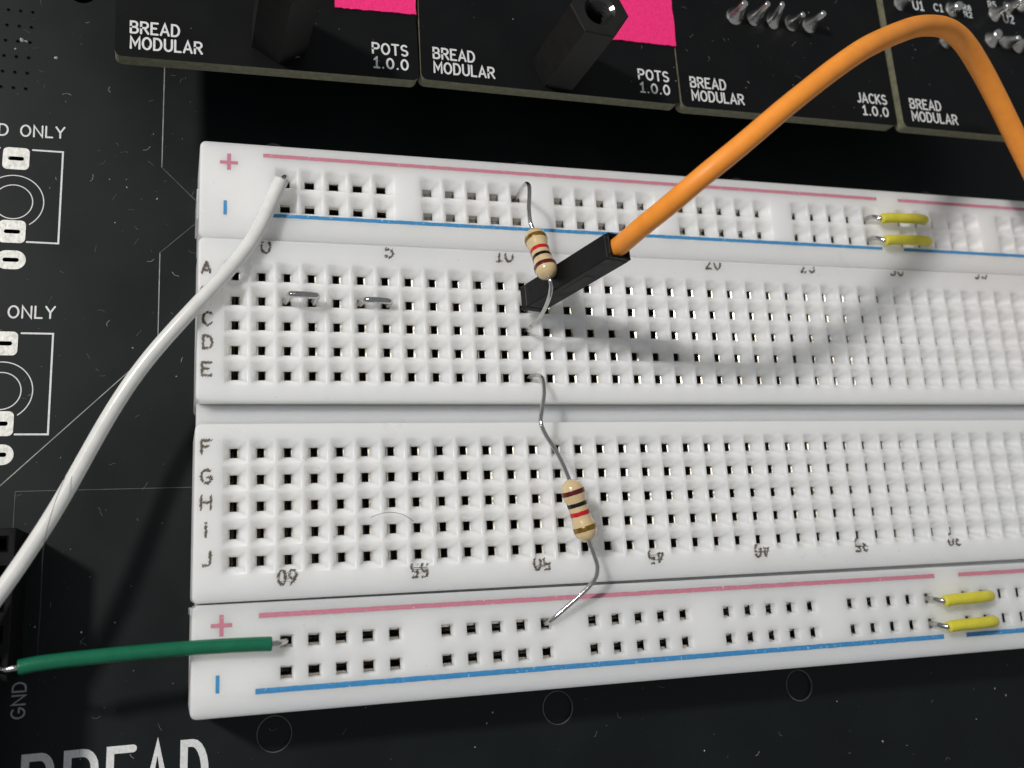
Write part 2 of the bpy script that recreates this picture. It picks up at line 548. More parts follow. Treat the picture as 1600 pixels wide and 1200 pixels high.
def hole_cell(xc, yc, hx, hy, V, F, zf, prof):
    rings = [[(xc - hx, yc - hy), (xc + hx, yc - hy), (xc + hx, yc + hy), (xc - hx, yc + hy)]]
    zs = [0.0]
    for a, c, z in prof:
        rings.append([(xc - a, yc - c), (xc + a, yc - c), (xc + a, yc + c), (xc - a, yc + c)])
        zs.append(z)
    b = len(V)
    for r, z in zip(rings, zs):
        V += [(p[0], p[1], z + zf(p[1])) for p in r]
    for k in range(len(rings) - 1):
        for j in range(4):
            a, c = b + 4 * k + j, b + 4 * k + (j + 1) % 4
            F.append((a, c, c + 4, a + 4))

RAILH = [(x_ + (.0035 if z_ < -.15 else 0), y_ * 1.05, z_) for x_, y_, z_ in LIP + WALL]
SMALL = [(.066, .064, 0.0), (.0635, .0615, -.0015), (.0615, .0595, -.006), (.060, .058, -.013), (.0525, .0505, -.075), (.0515, .0495, -.09)]
def plate(x0, x1, y0, y1, grid, cells, zf, r=.05, zbot=ZB + .006, bev=.022, prof=None):
    """top plate with rounded corners: margin round a grid of hole cells, bevelled rim, side walls down to zbot"""
    V, F = [], []
    gx0, gx1, gy0, gy1 = grid
    def contour(i):
        c = rrect(x0 + i, x1 - i, y0 + i, y1 - i, max(r - i, .012), 6)
        return c[:14] + [(x0 + i, gy1), (x0 + i, gy0)] + c[14:] + [(x1 - i, gy0), (x1 - i, gy1)]
    inner = contour(bev)
    n = len(inner)
    V += [(p[0], p[1], zf(p[1])) for p in inner] + [(gx0, gy0, 0), (gx1, gy0, 0), (gx1, gy1, 0), (gx0, gy1, 0)]
    F.append((n - 1,) + tuple(range(0, 15)))
    F.append(tuple(range(15, n - 1)))
    F += [(14, 15, n, n + 3), (n + 1, n - 2, n - 1, n + 2)]
    idx = list(range(n))
    for k in range(1, 5):
        th = k / 4 * math.pi / 2
        cont = contour(bev * (1 - math.sin(th)))
        z = -bev * (1 - math.cos(th))
        b = len(V)
        V += [(p[0], p[1], z + zf(p[1])) for p in cont]
        for j in range(n):
            F.append((idx[j], b + j, b + (j + 1) % n, idx[(j + 1) % n]))
        idx = [b + j for j in range(n)]
    b = len(V)
    V += [(p[0], p[1], zbot) for p in contour(0)]
    for j in range(n):
        F.append((idx[j], b + j, b + (j + 1) % n, idx[(j + 1) % n]))
    F.append(tuple(reversed([b + j for j in range(n)])))
    for c in cells:
        if c[0] == 'h':
            hole_cell(c[1], c[2], c[3], c[4], V, F, zf, prof or LIP + WALL)
        else:
            q = len(V)
            V += [(c[1], c[3], 0), (c[2], c[3], 0), (c[2], c[4], 0), (c[1], c[4], 0)]
            F.append((q, q + 1, q + 2, q + 3))
    return V, F

bb = root('breadboard', (0, 0, ZB), 'long white solderless breadboard with red and blue striped rails', 'breadboard')
NCOL = 63
def zero(y): return 0.0
rows_top = [.381 + PT * k for k in range(5)]
rows_bot = [-.381 - PT * k for k in range(5)]
gx0, gx1 = -PT / 2, (NCOL - .5) * PT
vfs = []
for rows, (py0, py1) in ((rows_top, (.098, 1.745)), (rows_bot, (-1.757, -.116))):
    cells = [('h', i * PT, y, PT / 2, PT / 2) for i in range(NCOL) for y in rows]
    vfs.append(plate(X0, X1, py0, py1, (gx0, gx1, min(rows) - PT / 2, max(rows) + PT / 2), cells, zero, r=.055))
vfs.append(box(X0 + .012, X1 - .012, -.118, .10, -.42, -.175))
strip = part('terminal_strip', join(*vfs), M['plastic'], bb)
strip['label'] = 'central white hole field with lettered rows'

def soften(o):
    """smooth shading inside the moulded funnels only"""
    for p in o.data.polygons:
        if p.area < .02 and p.normal.z > .05 and len(p.vertices) == 4 and abs(p.center.x + wloc(o).x - X0) > .05:
            p.use_smooth = True

def clip_mesh(name, length, along, prof=None):
    """spring contact: two leaves that lean together below the holes"""
    V, F = [], []
    prof = prof or [(-.052, -.1575), (-.033, -.1705), (-.010, -.295), (-.030, -.48), (-.030, -.50), (.030, -.50), (.030, -.48), (.010, -.295), (.033, -.1705), (.052, -.1575)]
    for e in (-length / 2, length / 2):
        for a, z in prof:
            V.append((a, e, z) if along == 'y' else (e, a, z))
    n = len(prof)
    for k in range(n - 1):
        F.append((k, k + 1, k + 1 + n, k + n))
    me = bpy.data.meshes.new(name)
    me.from_pydata(V, [], F)
    me.materials.append(M['clip'])
    return me

soften(strip)
cm_y = clip_mesh('contact_clip', 1.22, 'y')
cm_x = clip_mesh('rail_contact', 1.22, 'x')
cm_flat = clip_mesh('flat_rail_contact', 1.22, 'x', [(-.060, -.172), (-.020, -.186), (-.006, -.200), (.006, -.200), (.020, -.186), (.060, -.172)])
def put_clip(me, x, y, parent, z=0.0):
    o = bpy.data.objects.new('contact_clip', me)
    link(o, parent)
    o.location = Vector((x, y, z)) - wloc(parent)
for i in range(40):
    for rows in (rows_top, rows_bot):
        put_clip(cm_y, i * PT + random.uniform(-.004, .012), rows[2], strip)

def rail(y_plus, y_minus, xs0, py0, py1, slope_from, slope_to, name_lab, red, blue, taper=0.0, prof=None):
    hy = abs(y_plus - y_minus) / 2
    def zf(y):
        t = (slope_from - y) / (slope_from - slope_to)
        return -.045 * max(0, min(1, t))
    cells = []
    for g in range(10):
        for i in range(5):
            for y in (y_plus, y_minus):
                cells.append(('h', xs0 + (6 * g + i) * PT, y, PT / 2, hy))
        if g < 9:
            x = xs0 + (6 * g + 4.5) * PT
            cells.append(('f', x, x + PT, min(y_plus, y_minus) - hy, max(y_plus, y_minus) + hy))
    grid = (xs0 - PT / 2, xs0 + (6 * 9 + 4.5) * PT, min(y_plus, y_minus) - hy, max(y_plus, y_minus) + hy)
    vf = plate(X0, X1, py0, py1, grid, cells, zf, r=.06, prof=prof)
    if taper:
        vf = ([(x, y - taper * max(0, min(1, x / 6.0)) * max(0, (y - (y_plus + hy)) / (py1 - y_plus - hy)), z) for x, y, z in vf[0]], vf[1])
    o = part('power_rail', vf, M['plastic'], bb)
    o['label'] = name_lab
    soften(o)
    def stripe(nm, segs, ya, yb, m):
        for xa, xb in segs:
            V, F = [], []
            n = int((xb - xa) / .05)
            for k in range(n + 1):
                x = xa + (xb - xa) * k / n
                j = .0016
                ym = min(max(slope_from, ya + .003), yb - .003)
                V += [(x, ya + random.uniform(-j, j), .0022 + zf(ya)), (x, ym, .0024 + zf(ym)), (x, yb + random.uniform(-j, j), .0022 + zf(yb))]
                if k:
                    b = 3 * k
                    F += [(b - 3, b, b + 1, b - 2), (b - 2, b + 1, b + 2, b - 1)]
            part(nm, (V, F), m, o)
    stripe('red_line', red[2], red[0], red[1], M['red_print'])
    stripe('blue_line', blue[2], blue[0], blue[1], M['blue_print'])
    for g in range(7):
        for y in (y_plus, y_minus):
            put_clip(cm_flat if (prof is RAILH and g > 0) else cm_x, xs0 + (6 * g + 2) * PT, y + random.uniform(-.006, .006), o, .062 if prof is SMALL else 0.0)
    return o

rt = rail(2.415, 2.145, .495, 1.760, 2.778, 2.01, 1.76, 'upper power rail along the module side',
          (2.637, 2.677, [(.258, 7.735), (8.05, 15.4)]), (1.988, 2.026, [(.24, 7.705), (8.02, 15.4)]), prof=RAILH)
rb = rail(-2.130, -2.402, .478, -2.748, -1.772, -2.538, -2.748, 'lower power rail across a thin gap',
          (-1.912, -1.868, [(.225, 7.70), (8.03, 15.4)]), (-2.570, -2.521, [(.195, 7.705), (8.01, 15.4)]), taper=.05, prof=SMALL)
def sign(nm, rects, m, parent):
    part(nm, join(*[([(xa, ya, .0022 + .0005 * k), (xb, ya, .0022 + .0005 * k), (xb, yb, .0022 + .0005 * k), (xa, yb, .0022 + .0005 * k)], [(0, 1, 2, 3)])
                    for k, (xa, xb, ya, yb) in enumerate(rects)]), m, parent)
sign('plus_sign', [(-.172, .007, 2.536, 2.572), (-.101, -.063, 2.474, 2.652)], M['red_print'], rt)
sign('minus_sign', [(-.132, -.098, 1.99, 2.142)], M['blue_print'], rt)
sign('plus_sign', [(-.200, -.012, -1.976, -1.940), (-.126, -.088, -2.052, -1.864)], M['red_print'], rb)
sign('minus_sign', [(-.152, -.118, -2.536, -2.383)], M['blue_print'], rb)
part('joint_ledge', box(X0 + .03, X1 - .03, -1.86, -1.752, -.5, -.075), M['plastic'], rb)
# interlocking tabs on the short side
part('side_tab', box(X0 - .022, X0 + .01, 1.98, 2.30, -.75, -.12, .006), M['plastic'], rt)
part('side_tab', box(X0 - .016, X0 + .01, -1.86, -1.79, -.75, -.03, .006), M['plastic'], rb)
# worn lettering
for ch, x, y in (('A', -.288, 1.428), ('B', -.283, 1.163), ('C', -.268, .912), ('D', -.264, .676), ('E', -.269, .411),
                 ('F', -.262, -.337), ('G', -.260, -.614), ('H', -.258, -.856), ('I', -.256, -1.104), ('J', -.256, -1.362)):
    w = .088 if ch != 'I' else .02
    part('row_letter', fuzzy_mesh(ch, x, y, w, .125, .0018, n=48, wid=1.2), M['ink'], strip)
def off_holes(x, y):
    col = abs((x / PT + .5) % 1 - .5) * PT
    return not (col < A_OPEN - .004 and -1.397 - .098 < y < -1.2)
for k, s in enumerate(('60', '55', '50', '45', '40', '35', '30')):
    x, y = .485 + 1.262 * k, -1.560 + .010 * k
    v1 = fuzzy_mesh(s, x, y, .165, .135, .0018, rot=math.pi, n=44, keep=off_holes, ang=.5, wid=1.0)
    sv, sf = [], []
    for q in range(3):
        yy = y + random.uniform(-.05, .055)
        xa, xb = x + random.uniform(-.10, -.03), x + random.uniform(.03, .10)
        if off_holes((xa + xb) / 2, yy) and yy < -1.515:
            b = len(sv)
            sv += [(xa, yy, .0034), (xb, yy + random.uniform(-.008, .008), .0034), (xb, yy + .004, .0034), (xa, yy + .005, .0034)]
            sf.append((b, b + 1, b + 2, b + 3))
    part('column_number', join(v1, (sv, sf)), M['ink'], strip)
for k, s in enumerate(('0', '5', '10', '15', '20', '25', '30', '35')):
    x, y = .285 + 1.262 * k, 1.672 + .0105 * k
    lim = 1.721
    part('column_number', fuzzy_mesh(s, x, y, .085 if len(s) == 1 else .19, .135, .0018, n=40, keep=lambda X, Y: Y < lim, wid=1.25), M['ink'], strip)

# ------------------------------------------------------------------ modules along the back
def ngon_prism(cx_, cy_, r, rot, n, z0, z1, bev=.012):
    V, F = [], []
    for z, q in ((z0, r), (z1 - bev, r), (z1, r - bev)):
        for k in range(n):
            a = R(rot + 360 / n * k)
            V.append((cx_ + q * math.cos(a), cy_ + q * math.sin(a), z))
    for i in range(2):
        for k in range(n):
            a, b = i * n + k, i * n + (k + 1) % n
            F.append((a, b, b + n, a + n))
    F.append(tuple(reversed(range(n))))
    return V, F, n

def standoff(cx_, cy_, rot, z0, z1, parent):
    V, F, n = ngon_prism(cx_, cy_, .318, rot, 6, z0, z1)
    # ring between the hexagon rim and the threaded bore
    m = 24
    rings = [(.166, z1), (.150, z1 - .018)]
    b = len(V)
    V += [(cx_ + .168 * math.cos(2 * math.pi * k / m + R(rot)), cy_ + .168 * math.sin(2 * math.pi * k / m + R(rot)), z1) for k in range(m)]
    top = [2 * n + k for k in range(n)]
    for k in range(n):
        f0 = b + 4 * k
        F.append((top[k], top[(k + 1) % n], b + (4 * k + 4) % m, b + 4 * k + 3, b + 4 * k + 2, b + 4 * k + 1, f0))
    s = part('standoff', (V, F), M['nylon'], parent)
    # threaded bore: a saw-tooth lathe turned inside out
    prof = []
    z = z1
    for k in range(14):
        prof += [(.168 if k == 0 else .150, z), (.128, z - .025)]
        z -= .05
    V2, F2 = [], []
    for r, zz in prof:
        for k in range(m):
            a = 2 * math.pi * k / m + R(rot)
            zs_ = zz - (.05 * k / m if zz < z1 - .001 else 0)
            V2.append((cx_ + r * math.cos(a), cy_ + r * math.sin(a), zs_))
    for i in range(len(prof) - 1):
        for k in range(m):
            a, c = i * m + k, i * m + (k + 1) % m
            F2.append((a, a + m, c + m, c))
    part('threaded_bore', (V2, F2), M['nylon_gloss'], s)
    return s

M['nylon_gloss'] = mat('glossy_nylon_thread', (0.02, 0.02, 0.02, 1), 0.16, spec=0.8, var=0.1, scale=20)

def solder_joint(x, y, z, parent, h=.24, lean=(0, 0)):
    prof = [(.116, 0), (.106, .012), (.086, .045), (.066, .10), (.050, .16), (.040, h - .012), (.030, h), (.004, h + .001)]
    vf = lathe([(r * random.uniform(.93, 1.07), zz) for r, zz in prof], 16)
    sq = random.uniform(.7, 1.0)
    V = [(x + v[0] * sq * (1 + .15 * math.sin(9 * v[2])) + lean[0] * v[2], y + v[1] + lean[1] * v[2], z + v[2]) for v in vf[0]]
    part('solder_joint', (V, vf[1]), M['solder'], parent, smooth=True)

def module(x0, x1, yf, zt, rot, label, right_text, depth=6.0):
    o = root('circuit_module', (x0, yf, zt), label, 'circuit module', 'module boards in a row behind the breadboard')
    o.rotation_euler = (0, 0, rot)
    bx, by, bz = o.location
    V, F = slab(rrect(x0, x1, yf, yf + depth, .075, 6), [], zt - .16, zt)
    b = part('board', (V, F), [M['mask2'], M['fr4']], o)
    for p in b.data.polygons:
        if abs(p.normal.z) < .5:
            p.material_index = 1
    z = zt + .003
    for s, x, y, w, al in (('BREAD', x0 + .145, yf + .262, .455, 'L'), ('MODULAR', x0 + .148, yf + .094, .670, 'L')):
        part('printed_text', text_mesh(s, x, y, w, .122, .021, z), M['silk'], o)
    if right_text:
        part('printed_text', text_mesh(right_text, x1 - .115, yf + .276, .372 if right_text == 'POTS' else .42, .118, .021, z, 0, 'R'), M['silk'], o)
        part('printed_text', text_mesh('1.0.0', x1 - .118, yf + .112, .362, .112, .021, z, 0, 'R'), M['silk'], o)
    # header row under the board that carries it
    part('pin_header', box(x0 + .3, x1 - .3, yf + 2.6, yf + 2.85, ZB + .002, zt - .162, .01), M['housing'], o)
    return o

ZM = 0.38
m1 = module(-1.192, 1.846, 3.425, ZM, .014, 'leftmost black module board with rounded corner and pink tape over POTS lettering', 'POTS')
m2 = module(1.868, 4.912, 3.490, ZM, -.003, 'black module board whose hollow hex standoff shows its threaded end beside pink tape', 'POTS')
m3 = module(4.940, 7.900, 3.462, ZM, .006, 'black module board lettered JACKS with a row of solder joints', 'JACKS')
m4 = module(7.930, 10.970, 3.440, .45, .003, 'rightmost black module board, partly hidden behind the orange wire', None)
for m_, x, y, rot in ((m1, .392, 3.80, -92), (m2, 3.445, 3.81, -5)):
    standoff(x, y, rot, ZM, 1.54, m_)
def tape(m_, x0, x1, y0, y1):
    n = 26
    bot = [(x0 + (x1 - x0) * k / n, y0 + random.uniform(-.006, .006) + .012 * k / n) for k in range(n + 1)]
    rgt = [(x1 + random.uniform(-.008, .006), y0 + .02 + (y1 - y0) * k / 16) for k in range(1, 16)]
    part('pink_tape', slab(bot + rgt + [(x1, y1), (x0, y1)], [], ZM + .001, ZM + .016), M['pink'], m_)
tape(m1, .973, 1.850, 4.188, 5.4)
tape(m2, 4.035, 4.940, 4.222, 5.5)
for k, x in enumerate((5.787, 6.048, 6.316, 6.574, 6.828)):
    solder_joint(x, 4.715, ZM, m3, random.uniform(.25, .31), (random.uniform(-.15, .15), random.uniform(-.2, .2)))
for x, y in ((8.795, 4.70), (9.539, 4.80), (9.761, 4.78), (9.967, 4.765), (8.177, 5.165), (9.678, 5.20), (8.99, 5.18), (9.93, 5.32), (10.15, 5.38), (10.22, 4.75)):
    solder_joint(x, y, .45, m4, random.uniform(.16, .24), (random.uniform(-.15, .15), random.uniform(-.2, .2)))
part('printed_text', text_mesh('U1', 8.395, 5.112, .15, .12, .02, .453), M['silk'], m4)
part('printed_text', text_mesh('U2', 9.83, 5.10, .16, .11, .02, .453), M['silk'], m4)
part('printed_text', text_mesh('C1', 8.72, 5.13, .13, .10, .016, .453), M['silk'], m4)
part('printed_text', text_mesh('R2', 9.19, 5.10, .12, .075, .014, .453), M['silk'], m4)
part('printed_text', text_mesh('R8', 9.19, 5.20, .12, .075, .014, .453), M['silk'], m4)
part('printed_text', text_mesh('R5', 9.62, 5.30, .12, .085, .014, .453), M['silk'], m4)

# ------------------------------------------------------------------ header connector at the lower left
hd = root('socket_header', (-2.0, -1.68, ZB), 'black five way socket strip beside the GND lettering', 'connector')
hx0, hx1, hy1 = -2.118, -1.868, -1.035
V, F = [], []
def well(xc, yc, hx, hy):
    b = len(V)
    spec = [(hx, hy, -.05), (.072, .072, -.05), (.050, .050, -.085), (.048, .048, -.55)]
    for ax, ay, z in spec:
        V.extend([(xc - ax, yc - ay, z), (xc + ax, yc - ay, z), (xc + ax, yc + ay, z), (xc - ax, yc + ay, z)])
    for k in range(3):
        for j in range(4):
            a, c = b + 4 * k + j, b + 4 * k + (j + 1) % 4
            F.append((a, c, c + 4, a + 4))
    F.append((b + 12, b + 13, b + 14, b + 15))
for k in range(5):
    well((hx0 + hx1) / 2, hy1 - PT * (k + .5), (hx1 - hx0) / 2 - .008, PT / 2)
part('housing', (V, F), M['housing'], hd)
x0, x1, y0, y1 = hx0, hx1, hy1 - 5 * PT, hy1
b = .008
part('housing_shell', ([(x0 + b, y0, -.05), (x1 - b, y0, -.05), (x1 - b, y1, -.05), (x0 + b, y1, -.05), (x0, y0 - b, -.058), (x1, y0 - b, -.058), (x1, y1 + b, -.058), (x0, y1 + b, -.058),
                        (x0, y0 - b, ZB + .003), (x1, y0 - b, ZB + .003), (x1, y1 + b, ZB + .003), (x0, y1 + b, ZB + .003)],
                       [(0, 4, 5, 1), (1, 5, 6, 2), (2, 6, 7, 3), (3, 7, 4, 0), (4, 8, 9, 5), (5, 9, 10, 6), (6, 10, 11, 7), (7, 11, 8, 4)]), M['housing'], hd)

part('unseen_shadow_block', box(-2.46, -2.16, -4.6, -2.10, ZB + .003, .36, .012), M['housing'], hd)  # separate unseen block, added out of view to cast the lower left shadow

# ------------------------------------------------------------------ wires
def insulated(name, pts, r, m, bare_a, bare_b, rb_, label, cat, base_loc, group=None, seg=20, n=12, rr=None, smooth_passes=0):
    t = root(name, base_loc, label, cat, group)
    P = catmull(pts, n)
    for _ in range(smooth_passes):
        P = [P[0]] + [(P[i - 1] + P[i] * 2 + P[i + 1]) / 4 for i in range(1, len(P) - 1)] + [P[-1]]
    P2, rs = wire_ends(P, r)
    if rr:
        k = len(rs)
        rs = [q * (rr[0] + (rr[1] - rr[0]) * i / (k - 1)) for i, q in enumerate(rs)]
    part('insulation', tube(P2, rs, seg), m, t, smooth=True)
    for bp in (bare_a, bare_b):
        if bp:
            Q = catmull(bp, 8)
            part('bare_end', tube(Q, [rb_] * (len(Q) - 1) + [rb_ * .7], 10), M['wiremetal'], t, smooth=True)
    return t

white_pts = [(.432, 2.352, .12), (.413, 2.322, .115), (.320, 2.085, .105), (.216, 1.808, .10), (.058, 1.540, .10), (-.154, 1.287, .10), (-.359, 1.040, .105), (-.589, .768, .07), (-.830, .487, .0), (-1.006, .208, -.05),
             (-1.160, -.071, -.04), (-1.314, -.404, -.01), (-1.458, -.721, .03), (-1.598, -1.0, .07), (-1.736, -1.243, .11), (-1.868, -1.475, .15), (-2.02, -1.72, .19), (-2.5, -2.4, .3)]
insulated('hookup_wire', white_pts, .0725, M['white_pvc'], [(.42, 2.30, .12), (.447, 2.36, .14), (.482, 2.41, .06), (.494, 2.415, -.08), (.495, 2.415, -.3)], None, .03,
          'long white insulated wire running off the rail towards the lower left', 'wire', (.495, 2.415, 0), smooth_passes=160)
insulated('hookup_wire', [(-1.766, -2.191, .13), (-1.510, -2.164, .125), (-.896, -2.139, .10), (-.362, -2.129, .10), (.05, -2.131, .11), (.331, -2.138, .12)], .064, M['green_pvc'],
          [(-1.72, -2.188, .13), (-1.80, -2.195, .125), (-1.885, -2.206, .10), (-1.955, -2.18, .04), (-1.993, -2.178, -.1), (-1.993, -2.178, -.4)],
          [(.29, -2.137, .12), (.37, -2.138, .105), (.43, -2.135, .05), (.470, -2.131, -.04), (.478, -2.13, -.2)], .028,
          'short green insulated wire from socket strip to lower rail', 'wire', (.478, -2.13, 0))
# yellow jumpers over the break in the rails
for yy, yb_, xa, xb, lab, rowname in ((2.415, 2.375, 7.607, 8.369, 'yellow jumper bridging the upper rail, the one nearer the red line', 0),
                                      (2.145, 2.085, 7.607, 8.369, 'yellow jumper bridging the upper rail, the one nearer the blue line', 1),
                                      (-2.130, -2.150, 7.590, 8.352, 'yellow jumper bridging the lower rail, the one nearer the red line', 2),
                                      (-2.402, -2.425, 7.590, 8.352, 'yellow jumper bridging the lower rail, the one nearer the blue line', 3)):
    dz = (.0, .0, .02, .02)[rowname]
    ym = (2.362, 2.080, -2.150, -2.425)[rowname]
    insulated('jumper_wire', [(7.668, ym - .012, .115 + dz), (7.80, ym, .128 + dz), (8.02, ym + .004, .135 + dz), (8.22, ym + .01, .125 + dz), (8.325, ym + .012, .085 + dz)], .062, M['yellow_pvc'],
              [(xa, yy, -.2), (xa + .002, yy, -.04), (xa + .02, yy + (ym - yy) * .4, .045), (xa + .08, ym - .01, .105 + dz), (xa + .15, ym - .005, .12 + dz)],
              [(8.29, ym + .01, .10 + dz), (xb - .01, ym + (yy - ym) * .5, .05), (xb, yy, -.06), (xb, yy, -.2)], .029, lab, 'jumper wire', (xa, yy, 0), 'yellow jumpers over the rail breaks')
# bare staples
for xa, xb, h, lab in ((.508, .762, .195, 'arched bare metal staple link in row B, nearer the white wire'), (1.270, 1.524, .080, 'flat bare metal staple link in row B, farther from the white wire')):
    t = root('staple_link', (xa, 1.143, 0), lab, 'wire link', 'bare wire links in row B')
    P = catmull([(xa - .012, 1.143, -.30), (xa - .012, 1.140, -.10), (xa - .006, 1.133, h - .05), (xa + .035, 1.126, h - .006), ((xa + xb) / 2, 1.123, h + .006), (xb - .035, 1.122, h - .008), (xb + .008, 1.128, h - .06), (xb + .014, 1.14, -.12), (xb + .012, 1.143, -.3)], 8)
    part('bent_wire', tube(P, .0335, 14), M['wiremetal'], t, smooth=True)

# ------------------------------------------------------------------ orange test lead with black plug
ol = root('jumper_lead', (3.05, 1.16, 0), 'thick orange lead with black plug arching high over the breadboard', 'jumper lead')
pb, pt_ = Vector((3.022, 1.160, .14)), Vector((3.401, 1.287, 1.565))
ax = (pt_ - pb)
L = ax.length
zx = ax.normalized()
xx = (Vector((1, 0, 0)) - zx * zx.x).normalized()
yx = zx.cross(xx)
PM = Matrix(((xx.x, yx.x, zx.x, pb.x), (xx.y, yx.y, zx.y, pb.y), (xx.z, yx.z, zx.z, pb.z), (0, 0, 0, 1)))
h = .127
hv = join(box(-h, h, -h, h, .10, L - .03, .009))
# open top: four thin walls round the wire entry
w = .03
walls = [box(-h + .004, h - .004, -h + .004, -h + w, L - .045, L + .012, .004), box(-h + .004, h - .004, h - w, h - .004, L - .045, L + .012, .004),
         box(-h + .004, -h + w, -h + w + .002, h - w - .002, L - .045, L + .010, .004), box(h - w, h - .004, -h + w + .002, h - w - .002, L - .045, L + .010, .004)]
foot = box(-h - .002, h + .012, -h - .002, h + .002, 0, .104, .012)
ridge = box(h - .004, h + .012, -h + .02, h - .02, .32, .62, .004)
pl = part('plug_housing', xform(join(hv, foot, ridge, *walls), PM), M['housing'], ol)
part('latch_window', xform(box(-.055, .055, -h - .0035, -h + .02, .62, 1.02, .004), PM), M['nylon'], pl)
part('plug_pin', tube([(3.048, 1.143, -.45), (3.045, 1.145, -.05), (3.030, 1.160, .20)], .03, 8), M['wiremetal'], ol)
op = [(3.365, 1.274, 1.45), (3.404, 1.289, 1.60), (3.467, 1.349, 1.90), (3.610, 1.464, 2.25), (3.811, 1.633, 2.52), (4.120, 1.876, 2.68), (4.475, 2.167, 2.80), (4.770, 2.396, 2.82), (5.151, 2.681, 2.80), (5.622, 2.999, 2.70),
      (6.368, 3.434, 2.40), (6.886, 3.688, 2.15), (7.383, 3.858, 1.90), (7.777, 3.864, 1.70), (8.148, 3.713, 1.50), (8.489, 3.461, 1.32), (8.827, 3.126, 1.15), (9.154, 2.751, 1.0), (9.560, 2.198, .85), (10.045, 1.538, .70), (10.8, .6, .55)]
P = catmull(op, 12)
n = len(P)
part('insulation', tube(P, [.093 + .026 * max(0, min(1, (i / n - .35) / .3)) for i in range(n)], 28), M['orange'], ol, smooth=True)

# ------------------------------------------------------------------ resistors
def resistor(p0, p1, order, leads, label):
    """p0 and p1 are the two ends of the body; order lists the band colours from p0 to p1"""
    p0, p1 = Vector(p0), Vector(p1)
    t = root('resistor', tuple((p0 + p1) / 2), label, 'resistor', 'beige four band resistors')
    ln = (p1 - p0).length
    q = (p1 - p0).to_track_quat('Z', 'Y').to_matrix().to_4x4()
    mtx = Matrix.Translation(p0) @ q
    key_ = [(0, .026), (.012, .052), (.035, .086), (.07, .107), (.11, .1155), (.155, .1155), (.195, .109), (.225, .102), (.26, .0985)]
    def rad(z):
        z = min(z, ln - z)
        for (a, ra), (b_, rb2) in zip(key_, key_[1:]):
            if z <= b_:
                s = (z - a) / (b_ - a)
                s = max(0, s)
                return ra + (rb2 - ra) * s
        return .0985
    zs_ = [ln * k / 64 for k in range(65)]
    zs_[0], zs_[-1] = 0.0, ln
    zz = sorted(set([0, .006, .012, .022] + zs_ + [ln - .022, ln - .012, ln - .006]))
    body = part('body', xform(lathe([(rad(z), z) for z in zz], 32), mtx), M['beige'], t, smooth=True)
    spots = [(.130, .046), (.255, .040), (.345, .042), (ln - .135, .048)]
    if order[0] == 'gold':
        spots = [(ln - c, w_) for c, w_ in reversed(spots)]
    for (c, w_), col in zip(spots, order):
        k = 6
        pr = [(rad(c - w_ / 2) + .0002, c - w_ / 2)] + [(rad(c - w_ / 2 + w_ * i / k) + .0022, c - w_ / 2 + w_ * i / k) for i in range(k + 1)] + [(rad(c + w_ / 2) + .0002, c + w_ / 2)]
        vf = lathe(pr, 32)
        wob = [random.uniform(-.003, .003) for _ in range(32)]
        V = [(v[0], v[1], v[2] + wob[i % 32] * .6) for i, v in enumerate(vf[0])]
        part('colour_band', xform((V, vf[1][:-2]), mtx), M['band_' + col], body, smooth=True)
    for lp in leads:
        Q = catmull(lp, 9)
        part('lead', tube(Q, .0225, 12), M['wiremetal'], t, smooth=True)
        e = Vector(lp[0])
    return t

r2a, r2b = (3.236, -.752, .32), (3.407, -1.360, .30)
resistor(r2a, r2b, ('brown', 'black', 'red', 'gold'),
         [[(3.242, -.775, .32), (3.225, -.72, .325), (3.180, -.610, .335), (3.105, -.454, .34), (3.013, -.305, .34), (2.972, -.174, .33), (3.006, -.039, .30), (3.052, .140, .27), (3.066, .290, .22), (3.052, .345, .15), (3.046, .372, .03), (3.048, .381, -.1), (3.048, .381, -.35)],
          [(3.402, -1.34, .30), (3.418, -1.40, .30), (3.449, -1.487, .295), (3.483, -1.605, .28), (3.465, -1.714, .25), (3.375, -1.825, .20), (3.225, -1.952, .13), (3.075, -2.072, .07), (3.028, -2.115, .01), (3.018, -2.13, -.1), (3.018, -2.13, -.35)]],
         'beige resistor lying low over rows G to J, gold band towards the lower rail')
r1a, r1b = (2.935, 1.775, .575), (2.978, 1.195, .82)
resistor(r1a, r1b, ('gold', 'red', 'black', 'brown'),
         [[(2.937, 1.80, .57), (2.918, 1.88, .56), (2.922, 2.037, .54), (2.955, 2.233, .50), (2.968, 2.322, .46), (2.966, 2.372, .39), (2.980, 2.395, .25), (3.015, 2.41, .02), (3.033, 2.415, -.12), (3.035, 2.415, -.35)],
          [(2.974, 1.225, .81), (2.988, 1.145, .835), (3.000, 1.085, .79), (3.012, 1.02, .69), (3.014, .944, .53), (3.005, .890, .36), (2.994, .862, .18), (3.025, .876, 0), (3.046, .889, -.12), (3.048, .889, -.35)]],
         'beige resistor tilted up against the black plug, brown band lowest')

